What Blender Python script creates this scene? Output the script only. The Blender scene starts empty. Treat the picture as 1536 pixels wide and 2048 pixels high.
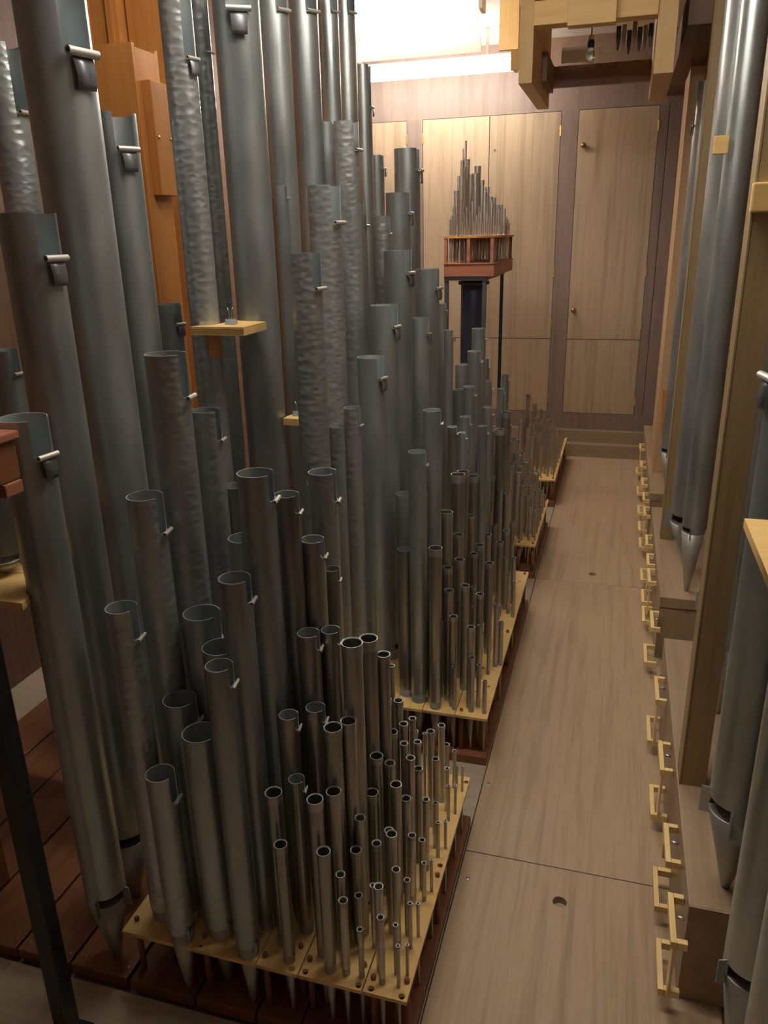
import bpy, bmesh, math, random
from mathutils import Vector, Matrix
R = math.radians
scene = bpy.context.scene
random.seed(7)

# ------------------------------------------------------------------ camera
PIT, YAW, ROL, FPX, CH = 3.39420571e-01, -2.90749041e-01, 2.26980251e-02, 1563.94, 1.75
_fw = Vector((math.sin(YAW) * math.cos(PIT), math.cos(YAW) * math.cos(PIT), -math.sin(PIT)))
_rt0 = Vector((math.cos(YAW), -math.sin(YAW), 0))
_dn0 = _fw.cross(_rt0)
_rt = _rt0 * math.cos(ROL) + _dn0 * math.sin(ROL)
_dn = -_rt0 * math.sin(ROL) + _dn0 * math.cos(ROL)
CAM = Vector((0, 0, CH))
cd = bpy.data.cameras.new('camera'); co = bpy.data.objects.new('camera', cd)
scene.collection.objects.link(co)
cd.sensor_fit = 'VERTICAL'; cd.sensor_height = 36.0; cd.lens = FPX / 2048 * 36.0
cd.clip_start = 0.02; cd.clip_end = 60
_m = Matrix((( _rt.x, -_dn.x, -_fw.x, 0), (_rt.y, -_dn.y, -_fw.y, 0), (_rt.z, -_dn.z, -_fw.z, 0), (0, 0, 0, 1)))
co.matrix_world = Matrix.Translation(CAM) @ _m
scene.camera = co

def ray(x, y):
    return _rt * ((x - 768) / FPX) + _dn * ((y - 1024) / FPX) + _fw
def onz(x, y, z):
    d = ray(x, y); return CAM + d * ((z - CH) / d.z)
def ony(x, y, Y):
    d = ray(x, y); return CAM + d * (Y / d.y)

# ------------------------------------------------------------------ world, exposure
w = bpy.data.worlds.new('world'); scene.world = w; w.use_nodes = True
w.node_tree.nodes['Background'].inputs[0].default_value = (0.02, 0.02, 0.022, 1)
w.node_tree.nodes['Background'].inputs[1].default_value = 0.0
scene.view_settings.view_transform = 'Standard'
scene.view_settings.look = 'None'
scene.view_settings.gamma = 1.0
scene.view_settings.exposure = 1.65
try: scene.view_settings.use_curve_mapping = False
except Exception: pass
TUBE = 14.5          # emission of the fluorescent diffusers
LAMPCOL = (1.0, 0.925, 0.82)

# ------------------------------------------------------------------ helpers
col = scene.collection
def tag(o, label=None, cat=None, group=None, kind=None):
    if label: o['label'] = label
    if cat: o['category'] = cat
    if group: o['group'] = group
    if kind: o['kind'] = kind
    return o
def empty(name, loc, label=None, cat=None, group=None):
    o = bpy.data.objects.new(name, None); col.objects.link(o); o.location = loc
    o.empty_display_size = .05
    return tag(o, label, cat, group)
def link(name, me, mat, parent=None, loc=None, rot=None):
    o = bpy.data.objects.new(name, me); col.objects.link(o)
    if mat is not None and len(me.materials) == 0: me.materials.append(mat)
    if parent: o.parent = parent
    if loc: o.location = loc
    if rot: o.rotation_euler = rot
    return o
def sub(child, part):
    """make a part a sub-part of another part of the same thing, keeping its place"""
    m = Matrix.Translation(part.location) @ part.rotation_euler.to_matrix().to_4x4()
    child.parent = part; child.matrix_parent_inverse = m.inverted(); return child
def bm_mesh(bm, name):
    bmesh.ops.recalc_face_normals(bm, faces=bm.faces)
    me = bpy.data.meshes.new(name); bm.to_mesh(me); bm.free(); return me
def box_me(name, a, b, bev=0.0):
    bm = bmesh.new(); bmesh.ops.create_cube(bm, size=1)
    s = [abs(b[i] - a[i]) for i in range(3)]; c = [(a[i] + b[i]) / 2 for i in range(3)]
    for v in bm.verts: v.co = Vector((v.co.x * s[0] + c[0], v.co.y * s[1] + c[1], v.co.z * s[2] + c[2]))
    if bev > 0: bmesh.ops.bevel(bm, geom=bm.edges[:], offset=min(bev, min(s) * .4), segments=2, profile=.6, affect='EDGES')
    return bm_mesh(bm, name)
def box(name, a, b, mat, parent=None, bev=0.0):
    """box from corner a to corner b; the object sits at its own base centre (in the parent's space)"""
    c = Vector(((a[0] + b[0]) / 2, (a[1] + b[1]) / 2, min(a[2], b[2])))
    me = box_me(name, [a[i] - c[i] for i in range(3)], [b[i] - c[i] for i in range(3)], bev)
    o = link(name, me, mat, parent)
    if parent is not None and parent.name.split('.')[0] not in STRUCTS:
        p = parent; base = Vector((0, 0, 0))
        while p is not None: base += p.location; p = p.parent
        o.location = c - base
    else: o.location = c - (parent.location if parent is not None else Vector((0, 0, 0)))
    return o
STRUCTS = set()
def struct(o):
    o['kind'] = 'structure'; return o
def prism(name, pts, z0, z1, mat, parent=None, bev=0.0):
    bm = bmesh.new()
    vs = [bm.verts.new((x, y, z0)) for x, y in pts]
    f = bm.faces.new(vs)
    r = bmesh.ops.extrude_face_region(bm, geom=[f])
    for v in [g for g in r['geom'] if isinstance(g, bmesh.types.BMVert)]: v.co.z = z1
    if bev: bmesh.ops.bevel(bm, geom=bm.edges[:], offset=bev, segments=1, affect='EDGES')
    return link(name, bm_mesh(bm, name), mat, parent)
def lathe_me(name, prof, n=24, smooth=True):
    """closed surface of revolution about z from (r, z) pairs"""
    bm = bmesh.new(); rings = []
    for r, z in prof:
        if r < 1e-6: rings.append([bm.verts.new((0, 0, z))])
        else: rings.append([bm.verts.new((r * math.cos(2 * math.pi * i / n), r * math.sin(2 * math.pi * i / n), z)) for i in range(n)])
    for A, B in zip(rings, rings[1:]):
        for i in range(n):
            j = (i + 1) % n
            q = [A[i % len(A)], A[j % len(A)], B[j % len(B)], B[i % len(B)]]
            u = []
            for v in q:
                if v not in u: u.append(v)
            if len(u) >= 3: bm.faces.new(u).smooth = smooth
    return bm_mesh(bm, name)
def tube_between(name, pts, r, mat, parent=None, n=10):
    bm = bmesh.new(); rings = []
    P = [Vector(p) for p in pts]
    for k, p in enumerate(P):
        t = (P[min(k + 1, len(P) - 1)] - P[max(k - 1, 0)]).normalized()
        a = t.cross(Vector((0, 0, 1)))
        if a.length < 1e-3: a = t.cross(Vector((1, 0, 0)))
        a.normalize(); b = t.cross(a)
        rings.append([bm.verts.new(p + (a * math.cos(2 * math.pi * i / n) + b * math.sin(2 * math.pi * i / n)) * r) for i in range(n)])
    for A, B in zip(rings, rings[1:]):
        for i in range(n): bm.faces.new((A[i], A[(i + 1) % n], B[(i + 1) % n], B[i])).smooth = True
    bm.faces.new(rings[0]); bm.faces.new(rings[-1][::-1])
    return link(name, bm_mesh(bm, name), mat, parent)
def holed_board(name, x0, x1, y0, y1, z0, z1, holes, mat, parent=None):
    """flat board with real round holes (2D filled curve turned into a mesh)"""
    cu = bpy.data.curves.new(name, 'CURVE'); cu.dimensions = '2D'; cu.fill_mode = 'BOTH'
    cu.extrude = (z1 - z0) / 2
    def spl(pts):
        s = cu.splines.new('POLY'); s.points.add(len(pts) - 1); s.use_cyclic_u = True
        for p, q in zip(s.points, pts): p.co = (q[0], q[1], 0, 1)
    spl([(x0, y0), (x1, y0), (x1, y1), (x0, y1)])
    for hx, hy, hr in holes:
        n = 20 if hr > .012 else 12
        spl([(hx + hr * math.cos(2 * math.pi * i / n), hy + hr * math.sin(2 * math.pi * i / n)) for i in range(n)])
    t = bpy.data.objects.new('tmp', cu); col.objects.link(t)
    dg = bpy.context.evaluated_depsgraph_get(); dg.update()
    me = bpy.data.meshes.new_from_object(t.evaluated_get(dg))
    bpy.data.objects.remove(t); bpy.data.curves.remove(cu)
    me.materials.clear()
    for v in me.vertices: v.co.z += (z0 + z1) / 2
    return link(name, me, mat, parent)

# ------------------------------------------------------------------ materials
def nt(name):
    m = bpy.data.materials.new(name); m.use_nodes = True
    t = m.node_tree; b = t.nodes['Principled BSDF']
    return m, t, b
def N(t, typ, **kw):
    n = t.nodes.new(typ)
    for k, v in kw.items(): setattr(n, k, v)
    return n
def ramp(t, fac, stops):
    r = N(t, 'ShaderNodeValToRGB'); e = r.color_ramp.elements
    while len(e) < len(stops): e.new(.5)
    for q, (p, c) in zip(e, stops): q.position = p; q.color = (*c, 1)
    t.links.new(fac, r.inputs[0]); return r
def wood(name, c1, c2, c3=None, axis='Z', scale=14.0, stretch=14.0, rough=.5, spec=.35, bump=.06, vary=.25):
    m, t, b = nt(name)
    tc = N(t, 'ShaderNodeTexCoord'); mp = N(t, 'ShaderNodeMapping')
    t.links.new(tc.outputs['Object'], mp.inputs[0])
    oi = N(t, 'ShaderNodeObjectInfo')
    s = [scale] * 3; s['XYZ'.index(axis)] = scale / stretch
    mp.inputs['Scale'].default_value = s
    addv = N(t, 'ShaderNodeVectorMath', operation='SCALE'); addv.inputs[0].default_value = (37, 17, 23)
    t.links.new(oi.outputs['Random'], addv.inputs['Scale']); t.links.new(addv.outputs[0], mp.inputs['Location'])
    n1 = N(t, 'ShaderNodeTexNoise'); n1.inputs['Scale'].default_value = 1.0; n1.inputs['Detail'].default_value = 6; n1.inputs['Roughness'].default_value = .62; n1.inputs['Distortion'].default_value = .35
    t.links.new(mp.outputs[0], n1.inputs['Vector'])
    n2 = N(t, 'ShaderNodeTexNoise'); n2.inputs['Scale'].default_value = 5.0; n2.inputs['Detail'].default_value = 3
    t.links.new(mp.outputs[0], n2.inputs['Vector'])
    mx = N(t, 'ShaderNodeMath', operation='MULTIPLY_ADD'); mx.inputs[1].default_value = .3
    sb = N(t, 'ShaderNodeMath', operation='SUBTRACT'); sb.inputs[1].default_value = .5
    t.links.new(n2.outputs['Fac'], sb.inputs[0]); t.links.new(sb.outputs[0], mx.inputs[0]); t.links.new(n1.outputs['Fac'], mx.inputs[2])
    r = ramp(t, mx.outputs[0], [(.30, c1), (.55, c2), (.75, c3 or c1)])
    hs = N(t, 'ShaderNodeHueSaturation')
    mr = N(t, 'ShaderNodeMapRange'); mr.inputs['To Min'].default_value = 1 - vary / 2; mr.inputs['To Max'].default_value = 1 + vary / 2
    t.links.new(oi.outputs['Random'], mr.inputs[0]); t.links.new(mr.outputs[0], hs.inputs['Value'])
    t.links.new(r.outputs[0], hs.inputs['Color']); t.links.new(hs.outputs[0], b.inputs['Base Color'])
    b.inputs['Roughness'].default_value = rough; b.inputs['Specular IOR Level'].default_value = spec
    bp = N(t, 'ShaderNodeBump'); bp.inputs['Strength'].default_value = bump; bp.inputs['Distance'].default_value = .003
    t.links.new(mx.outputs[0], bp.inputs['Height']); t.links.new(bp.outputs[0], b.inputs['Normal'])
    return m
def metal(name, c1, c2, rough=(.34, .5), metallic=.9, hammer=0.0, hscale=60, streak=1.0):
    m, t, b = nt(name)
    tc = N(t, 'ShaderNodeTexCoord'); mp = N(t, 'ShaderNodeMapping'); oi = N(t, 'ShaderNodeObjectInfo')
    t.links.new(tc.outputs['Object'], mp.inputs[0]); mp.inputs['Scale'].default_value = (14, 14, 4 * streak)
    sv = N(t, 'ShaderNodeVectorMath', operation='SCALE'); sv.inputs[0].default_value = (51, 19, 33)
    t.links.new(oi.outputs['Random'], sv.inputs['Scale']); t.links.new(sv.outputs[0], mp.inputs['Location'])
    n1 = N(t, 'ShaderNodeTexNoise'); n1.inputs['Scale'].default_value = 1.0; n1.inputs['Detail'].default_value = 1.5; n1.inputs['Roughness'].default_value = .45
    t.links.new(mp.outputs[0], n1.inputs['Vector'])
    r = ramp(t, n1.outputs['Fac'], [(.3, c1), (.7, c2)])
    hs = N(t, 'ShaderNodeHueSaturation'); mr = N(t, 'ShaderNodeMapRange'); mr.inputs['To Min'].default_value = .85; mr.inputs['To Max'].default_value = 1.12
    t.links.new(oi.outputs['Random'], mr.inputs[0]); t.links.new(mr.outputs[0], hs.inputs['Value'])
    t.links.new(r.outputs[0], hs.inputs['Color']); t.links.new(hs.outputs[0], b.inputs['Base Color'])
    b.inputs['Metallic'].default_value = metallic
    m2 = N(t, 'ShaderNodeMapRange'); m2.inputs['From Min'].default_value = .3; m2.inputs['From Max'].default_value = .7
    m2.inputs['To Min'].default_value = rough[0]; m2.inputs['To Max'].default_value = rough[1]
    t.links.new(n1.outputs['Fac'], m2.inputs[0]); t.links.new(m2.outputs[0], b.inputs['Roughness'])
    if hammer:
        mp2 = N(t, 'ShaderNodeMapping'); mp2.inputs['Scale'].default_value = (hscale * .8, hscale * .8, hscale * 1.3)
        t.links.new(tc.outputs['Object'], mp2.inputs[0])
        v = N(t, 'ShaderNodeTexVoronoi'); v.feature = 'SMOOTH_F1'; v.inputs['Scale'].default_value = 1.0; v.inputs['Smoothness'].default_value = .35
        t.links.new(mp2.outputs[0], v.inputs['Vector'])
        bp = N(t, 'ShaderNodeBump'); bp.inputs['Strength'].default_value = hammer; bp.inputs['Distance'].default_value = .0035
        t.links.new(v.outputs['Distance'], bp.inputs['Height']); t.links.new(bp.outputs[0], b.inputs['Normal'])
    return m
def plain(name, c, rough=.5, metallic=0.0, spec=.5, emit=0.0):
    m, t, b = nt(name)
    n = N(t, 'ShaderNodeTexNoise'); n.inputs['Scale'].default_value = 9; n.inputs['Detail'].default_value = 3
    tc = N(t, 'ShaderNodeTexCoord'); t.links.new(tc.outputs['Object'], n.inputs['Vector'])
    r = ramp(t, n.outputs['Fac'], [(.3, tuple(x * .92 for x in c)), (.7, tuple(min(1, x * 1.06) for x in c))])
    t.links.new(r.outputs[0], b.inputs['Base Color'])
    b.inputs['Roughness'].default_value = rough; b.inputs['Metallic'].default_value = metallic; b.inputs['Specular IOR Level'].default_value = spec
    if emit:
        b.inputs['Emission Color'].default_value = (*LAMPCOL, 1); b.inputs['Emission Strength'].default_value = emit
    return m

# (roughness stays above .28 so that the highlights render cleanly)
M_ZINC = metal('zinc', (.36, .41, .42), (.49, .54, .55), (.30, .42), metallic=.76)
M_HAM = metal('hammered_metal', (.40, .44, .45), (.51, .545, .55), (.29, .39), metallic=.72, hammer=.6, hscale=50)
M_SPOT = metal('spotted_metal', (.33, .33, .30), (.44, .43, .40), (.285, .36), metallic=.86)
M_TIN = metal('polished_tin', (.44, .43, .41), (.56, .545, .52), (.285, .37), metallic=.82)
M_COLLAR = metal('tuning_collar_metal', (.40, .41, .42), (.50, .51, .51), (.30, .40), metallic=.75)
M_EDGE = metal('lit_rim_metal', (.60, .61, .59), (.70, .70, .68), (.38, .48), metallic=.7)  # paler than the pipe walls: the light rims catch is put into the colour
M_INNER = metal('unplaned_inner_metal', (.36, .41, .42), (.49, .54, .55), (.48, .60), metallic=.6)
M_SCROLL = metal('scroll_metal', (.62, .62, .58), (.72, .71, .67), (.36, .48), metallic=.6)
M_FLAP = metal('flap_lead', (.18, .19, .21), (.30, .31, .33), (.35, .5), metallic=.7)
M_FOOT = metal('foot_metal', (.40, .39, .34), (.52, .50, .44), (.36, .5), metallic=.6)
M_FLOOR = wood('floor_veneer', (.35, .25, .16), (.48, .355, .235), (.40, .295, .19), axis='Y', scale=26, stretch=26, rough=.40, spec=.4, bump=.02, vary=.06)
M_FLOORX = wood('floor_veneer_cross', (.34, .29, .22), (.44, .37, .28), (.39, .33, .25), axis='X', scale=26, stretch=26, rough=.42, spec=.4, bump=.02, vary=.04)
M_DOOR = wood('door_veneer', (.31, .225, .148), (.45, .34, .235), (.37, .275, .185), axis='Z', scale=22, stretch=30, rough=.45, spec=.35, bump=.02, vary=.06)
M_FRAME = wood('frame_wood', (.20, .145, .125), (.26, .19, .165), (.22, .16, .14), axis='Z', scale=16, stretch=16, rough=.5, vary=.05)
M_PLINTH = wood('plinth_wood', (.27, .20, .13), (.34, .26, .17), None, axis='X', scale=18, stretch=18, rough=.45, vary=.1)
M_PINE = wood('pine', (.74, .47, .17), (.85, .58, .23), (.78, .51, .19), axis='Y', scale=16, stretch=12, rough=.42, spec=.4, bump=.02, vary=.08)
M_PINEX = wood('pine_end', (.68, .44, .16), (.78, .54, .21), None, axis='X', scale=18, stretch=14, rough=.45, bump=.02, vary=.08)
M_PINEZ = wood('pine_upright', (.58, .38, .15), (.68, .46, .19), None, axis='Z', scale=18, stretch=16, rough=.45, bump=.02, vary=.08)
M_BRACK = wood('bracket_pine', (.82, .60, .25), (.92, .70, .33), None, axis='Y', scale=22, stretch=10, rough=.45, bump=.02, vary=.08)
M_TOE = wood('toeboard_mahogany', (.16, .065, .028), (.25, .105, .045), (.19, .08, .034), axis='Y', scale=18, stretch=14, rough=.42, spec=.4, vary=.2)
M_PEG = wood('peg_wood', (.22, .09, .05), (.30, .13, .07), None, axis='Z', scale=40, stretch=4, rough=.5)
M_RED = wood('red_mahogany', (.30, .11, .065), (.40, .16, .095), None, axis='X', scale=18, stretch=14, rough=.45, vary=.1)
M_ORANGE = wood('orange_pipe_wood', (.46, .18, .045), (.60, .26, .07), (.52, .21, .055), axis='Z', scale=14, stretch=22, rough=.42, spec=.45, vary=.12)
M_CHEST = wood('walnut_chest', (.29, .20, .125), (.39, .28, .18), (.33, .235, .15), axis='Y', scale=18, stretch=16, rough=.42, spec=.4, vary=.06)
M_POST = wood('upright_wood', (.27, .19, .09), (.36, .26, .13), None, axis='Z', scale=16, stretch=22, rough=.48, vary=.1)
M_TANP = wood('tan_pipe_wood', (.46, .30, .16), (.58, .39, .22), None, axis='Z', scale=16, stretch=22, rough=.5, vary=.1)
M_DARKW = wood('dark_beam', (.17, .105, .07), (.23, .145, .10), None, axis='Y', scale=12, stretch=14, rough=.5)
M_WALLR = wood('side_wall_wood', (.15, .085, .055), (.21, .125, .08), None, axis='Z', scale=10, stretch=18, rough=.55)
M_WHITE = plain('white_paint', (.80, .77, .71), .55)
M_CREAM = plain('cream_enamel', (.86, .83, .74), .35)
M_CEIL = plain('ceiling_paint', (.82, .76, .71), .7)
M_BLACK = plain('black_paint', (.012, .013, .014), .4)
M_BLUE = plain('blue_grey_duct', (.045, .06, .095), .4, metallic=.3)
M_DARKSTEEL = plain('dark_frame_steel', (.10, .11, .12), .45, metallic=.4)
M_BRASS = plain('brass', (.80, .58, .22), .3, metallic=.9)
M_KNOB = plain('knob_bronze', (.32, .22, .12), .35, metallic=.7)
M_STEEL = plain('clip_steel', (.65, .66, .66), .3, metallic=.9)
M_LAMP = plain('diffuser_lit', (.9, .88, .8), .5, emit=TUBE)
M_SILV = plain('silver_paint_block', (.55, .50, .38), .5)

# ------------------------------------------------------------------ room
X0, X1, Y0, Y1, ZC = -2.35, .95, -1.2, 6.56, 3.06
WL, WR = -.325, .252                                     # walkway sides
def st(name, a, b, mat):
    return struct(box(name, a, b, mat))
fl = st('floor', (X0, Y0, -.06), (X1, Y1 + .1, -.022), M_FLOORX)
boards = [(Y0, 1.864, [(-.039, 1.741, .0195)]), (1.867, 3.903, []), (3.906, Y1, [(-.036, 4.03, .020)])]
for y0, y1, hs in boards:
    o = holed_board('floor_board', WL, WR + .10, y0, y1, -.022, 0, hs, M_FLOOR, fl)
    o.location = -fl.location
    for hx, hy, hr in hs: pass
for (x0, y0, x1, y1) in ((X0, Y0, WL - .004, 1.185), (-.70, 1.2, WL - .004, Y1)):
    o = box('floor_board', (x0, y0, -.022), (x1, y1, -.003), M_FLOORX); o.parent = fl; o.location = o.location - fl.location
# screws in the walkway
for sx, sy in ((936, 1757), (978, 1567), (1068, 1203), (1098, 1000)):
    p = onz(sx, sy, 0)
    s = link('floor_screw', lathe_me('floor_screw', [(0, .0008), (.005, .0006), (.0055, 0), (0, 0)], 12), M_STEEL, fl, p - fl.location)
st('ceiling', (X0, Y0, ZC), (X1, Y1 + .1, ZC + .05), M_CEIL)
st('wall_left', (X0 - .05, Y0, -.02), (X0, Y1 + .1, ZC), M_WALLR)
st('wall_right', (X1, Y0, -.02), (X1 + .05, Y1 + .1, ZC), M_WALLR)
st('wall_front', (X0, Y0 - .05, -.02), (X1, Y0, ZC), M_FRAME)
# back wall: frame boards around the doors
DZ0, DZ1, DS = .338, 2.59, .934
doors = [(-2.25, -1.707), (-1.575, -1.056), (-1.050, -.522), (-.392, .170)]
st('wall_back', (X0, Y1 + .03, -.02), (X1, Y1 + .10, ZC), M_FRAME)
wb = bpy.data.objects['wall_back']
def wpart(name, a, b, mat, bev=.0):
    o = box(name, a, b, mat, None, bev); o.parent = wb; o.location = o.location - wb.location; return o
wpart('frame_rail', (X0, Y1 - .004, DZ1 + .003), (X1, Y1 + .03, ZC), M_FRAME)
wpart('frame_rail', (X0, Y1 - .004, .20), (X1, Y1 + .03, DZ0 - .003), M_FRAME)
for a, b in ((X0, -2.253), (-1.704, -1.578), (-.519, -.395), (.173, .235), (.240, X1)):
    wpart('frame_stile', (a, Y1 - .004, DZ0 - .003), (b, Y1 + .03, DZ1 + .003), M_FRAME)
STRUCTS.update({'wall_back', 'floor', 'door_1', 'door_2', 'door_3', 'door_4'})
bb = st('baseboard_back', (X0, 6.50, -.003), (.262, Y1 - .005, .20), M_PLINTH)
o = box('step_board', (X0, 6.42, -.003), (.262, 6.499, .105), M_PLINTH, None, .004); o.parent = bb; o.location -= bb.location
st('trim_1', (-.62, Y1 - .06, 2.862), (X1, Y1 + .03, ZC), M_DARKW)
for i, (a, b) in enumerate(doors):
    d = struct(box('door_%d' % (i + 1), (a, Y1 - .002, DS + .0025), (b, Y1 + .028, DZ1), M_DOOR, None, .0015))
    lo = box('lower_panel', (a, Y1 - .002, DZ0), (b, Y1 + .028, DS - .0025), M_DOOR, None, .0015); lo.parent = d; lo.location -= d.location
    hx = {0: b, 1: a, 2: b, 3: b}[i]
    for hz in (2.46, 1.45 if i else 1.5, 1.05, .45):
        h = box('hinge', (hx - .006, Y1 - .010, hz - .035), (hx + .006, Y1 - .003, hz + .035), M_BRASS, None, .001); h.parent = d; h.location -= d.location
    ks = {3: ((1167, 291), (1147, 620)), 2: ((990, 300), (1000, 615))}.get(i, ())
    for kx, ky in ks:
        p = ony(kx, ky, Y1 - .002)
        k = .020 if i == 3 else .007
        me = lathe_me('knob', [(0, 0), (k * .5, 0), (k * .42, k * .6), (k * .95, k * 1.0), (k, k * 1.5), (k * .7, k * 2.0), (0, k * 2.15)], 16)
        q = link('knob', me, M_KNOB, d, p - d.location, (R(90), 0, 0))

# ------------------------------------------------------------------ fluorescent fixtures
def fixture(name, x0, x1, y, z, label, panel=False, group='ceiling light fittings'):
    r = empty(name, ((x0 + x1) / 2, y, z), label, 'light', group)
    L = (x1 - x0) / 2
    link('housing', box_me('housing', (-L, -.03, .075), (L, .03, .105)), M_CREAM, r)
    if panel:      # sloping cream board behind the tube
        bm = bmesh.new()
        pr = [(.075, .075), (.30, -.125), (.308, -.115), (.083, .085)]
        A = [bm.verts.new((-L, p, q)) for p, q in pr]; B = [bm.verts.new((L - .05, p, q)) for p, q in pr]
        for i in range(4): bm.faces.new((A[i], A[(i + 1) % 4], B[(i + 1) % 4], B[i]))
        bm.faces.new(A); bm.faces.new(B[::-1])
        link('reflector_panel', bm_mesh(bm, 'reflector_panel'), M_CREAM, r)
    bm = bmesh.new(); k = 16
    ra = [[bm.verts.new((s * (L - .02), .05 * math.cos(2 * math.pi * i / k), .035 + .036 * math.sin(2 * math.pi * i / k))) for i in range(k)] for s in (-1, 1)]
    for i in range(k): bm.faces.new((ra[0][i], ra[0][(i + 1) % k], ra[1][(i + 1) % k], ra[1][i])).smooth = True
    bm.faces.new(ra[0]); bm.faces.new(ra[1][::-1])
    dn_ = 'diffuser_offscreen' if name.endswith('_offscreen') else 'diffuser'
    link(dn_, bm_mesh(bm, dn_), M_LAMP, r)
    for s in (-1, 1):
        c = box_me('end_cap', (s * L - .010, -.055, -.005), (s * L + .010, .055, .075)); link('end_cap', c, M_WHITE, r)
    for s in (-.7, .7):
        c = box_me('hanger', (s * L - .01, -.01, .105), (s * L + .01, .01, ZC - z)); link('hanger', c, M_WHITE, r)
    return r
fixture('ceiling_light', -1.95, -.76, 4.42, 2.79, 'lit white fluorescent fitting with sloping cream panel over the middle chests', True)
fixture('ceiling_light', -2.1, -.80, 6.03, 2.79, 'lit white fluorescent fitting along the top of the door wall')
fixture('ceiling_light_offscreen', -1.05, .25, 1.75, 2.86, 'lit fluorescent fitting over the walkway away from the door wall')
# pine end boards that carry the fittings
r = empty('pine_hanger_board', (-.70, 4.9, 2.6), 'pale pine boards hanging from the ceiling beside the fluorescent fittings', 'board')
box('board', (-.745, 4.90, 2.70), (-.640, 4.93, ZC), M_PINEZ, r)
box('board', (-.775, 5.60, 2.72), (-.690, 5.63, ZC), M_PINEZ, r)
box('crosspiece', (-.755, 4.935, 2.98), (-.70, 5.595, 3.02), M_PINE, r)

# ------------------------------------------------------------------ pipe builder
def ordinal(n):
    return '%d%s' % (n, 'th' if 10 <= n % 100 <= 20 else {1: 'st', 2: 'nd', 3: 'rd'}.get(n % 10, 'th'))
def wall_me(name, r, t, zs, n, cut, rim=None):
    """open tube with wall thickness; cut(angle, zmid) -> True removes that cell"""
    bm = bmesh.new(); nz = len(zs)
    O = [[bm.verts.new((r * math.cos(2 * math.pi * i / n), r * math.sin(2 * math.pi * i / n), z)) for i in range(n)] for z in zs]
    I = [[bm.verts.new(((r - t) * math.cos(2 * math.pi * i / n), (r - t) * math.sin(2 * math.pi * i / n), z)) for i in range(n)] for z in zs]
    keep = [[not cut(2 * math.pi * (i + .5) / n, (zs[k] + zs[k + 1]) / 2) for i in range(n)] for k in range(nz - 1)]
    def f(vs, sm, mi=0):
        try: q = bm.faces.new(vs); q.smooth = sm; q.material_index = mi if rim and len(rim) > 2 else 0
        except ValueError: pass
    for k in range(nz - 1):
        for i in range(n):
            if not keep[k][i]: continue
            j = (i + 1) % n
            f((O[k][i], O[k][j], O[k + 1][j], O[k + 1][i]), True)
            f((I[k][i], I[k + 1][i], I[k + 1][j], I[k][j]), True, 2)
            if k == 0 or not keep[k - 1][i]: f((O[k][i], I[k][i], I[k][j], O[k][j]), False)
            if k == nz - 2 or not keep[k + 1][i]: f((O[k + 1][i], O[k + 1][j], I[k + 1][j], I[k + 1][i]), False)
            if not keep[k][(i - 1) % n]: f((O[k][i], O[k + 1][i], I[k + 1][i], I[k][i]), False)
            if not keep[k][j]: f((O[k][j], I[k][j], I[k + 1][j], O[k + 1][j]), False)
    for v in [v for v in bm.verts if not v.link_faces]: bm.verts.remove(v)
    for e in bm.edges:
        if any(not q.smooth for q in e.link_faces): e.smooth = False
    if rim:
        for q in bm.faces:
            if not q.smooth: q.material_index = 1
    me = bpy.data.meshes.new(name); bm.to_mesh(me); bm.free()
    for q in rim or (): me.materials.append(q)
    return me
def adiff(a, b):
    return abs((a - b + math.pi) % (2 * math.pi) - math.pi)
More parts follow.
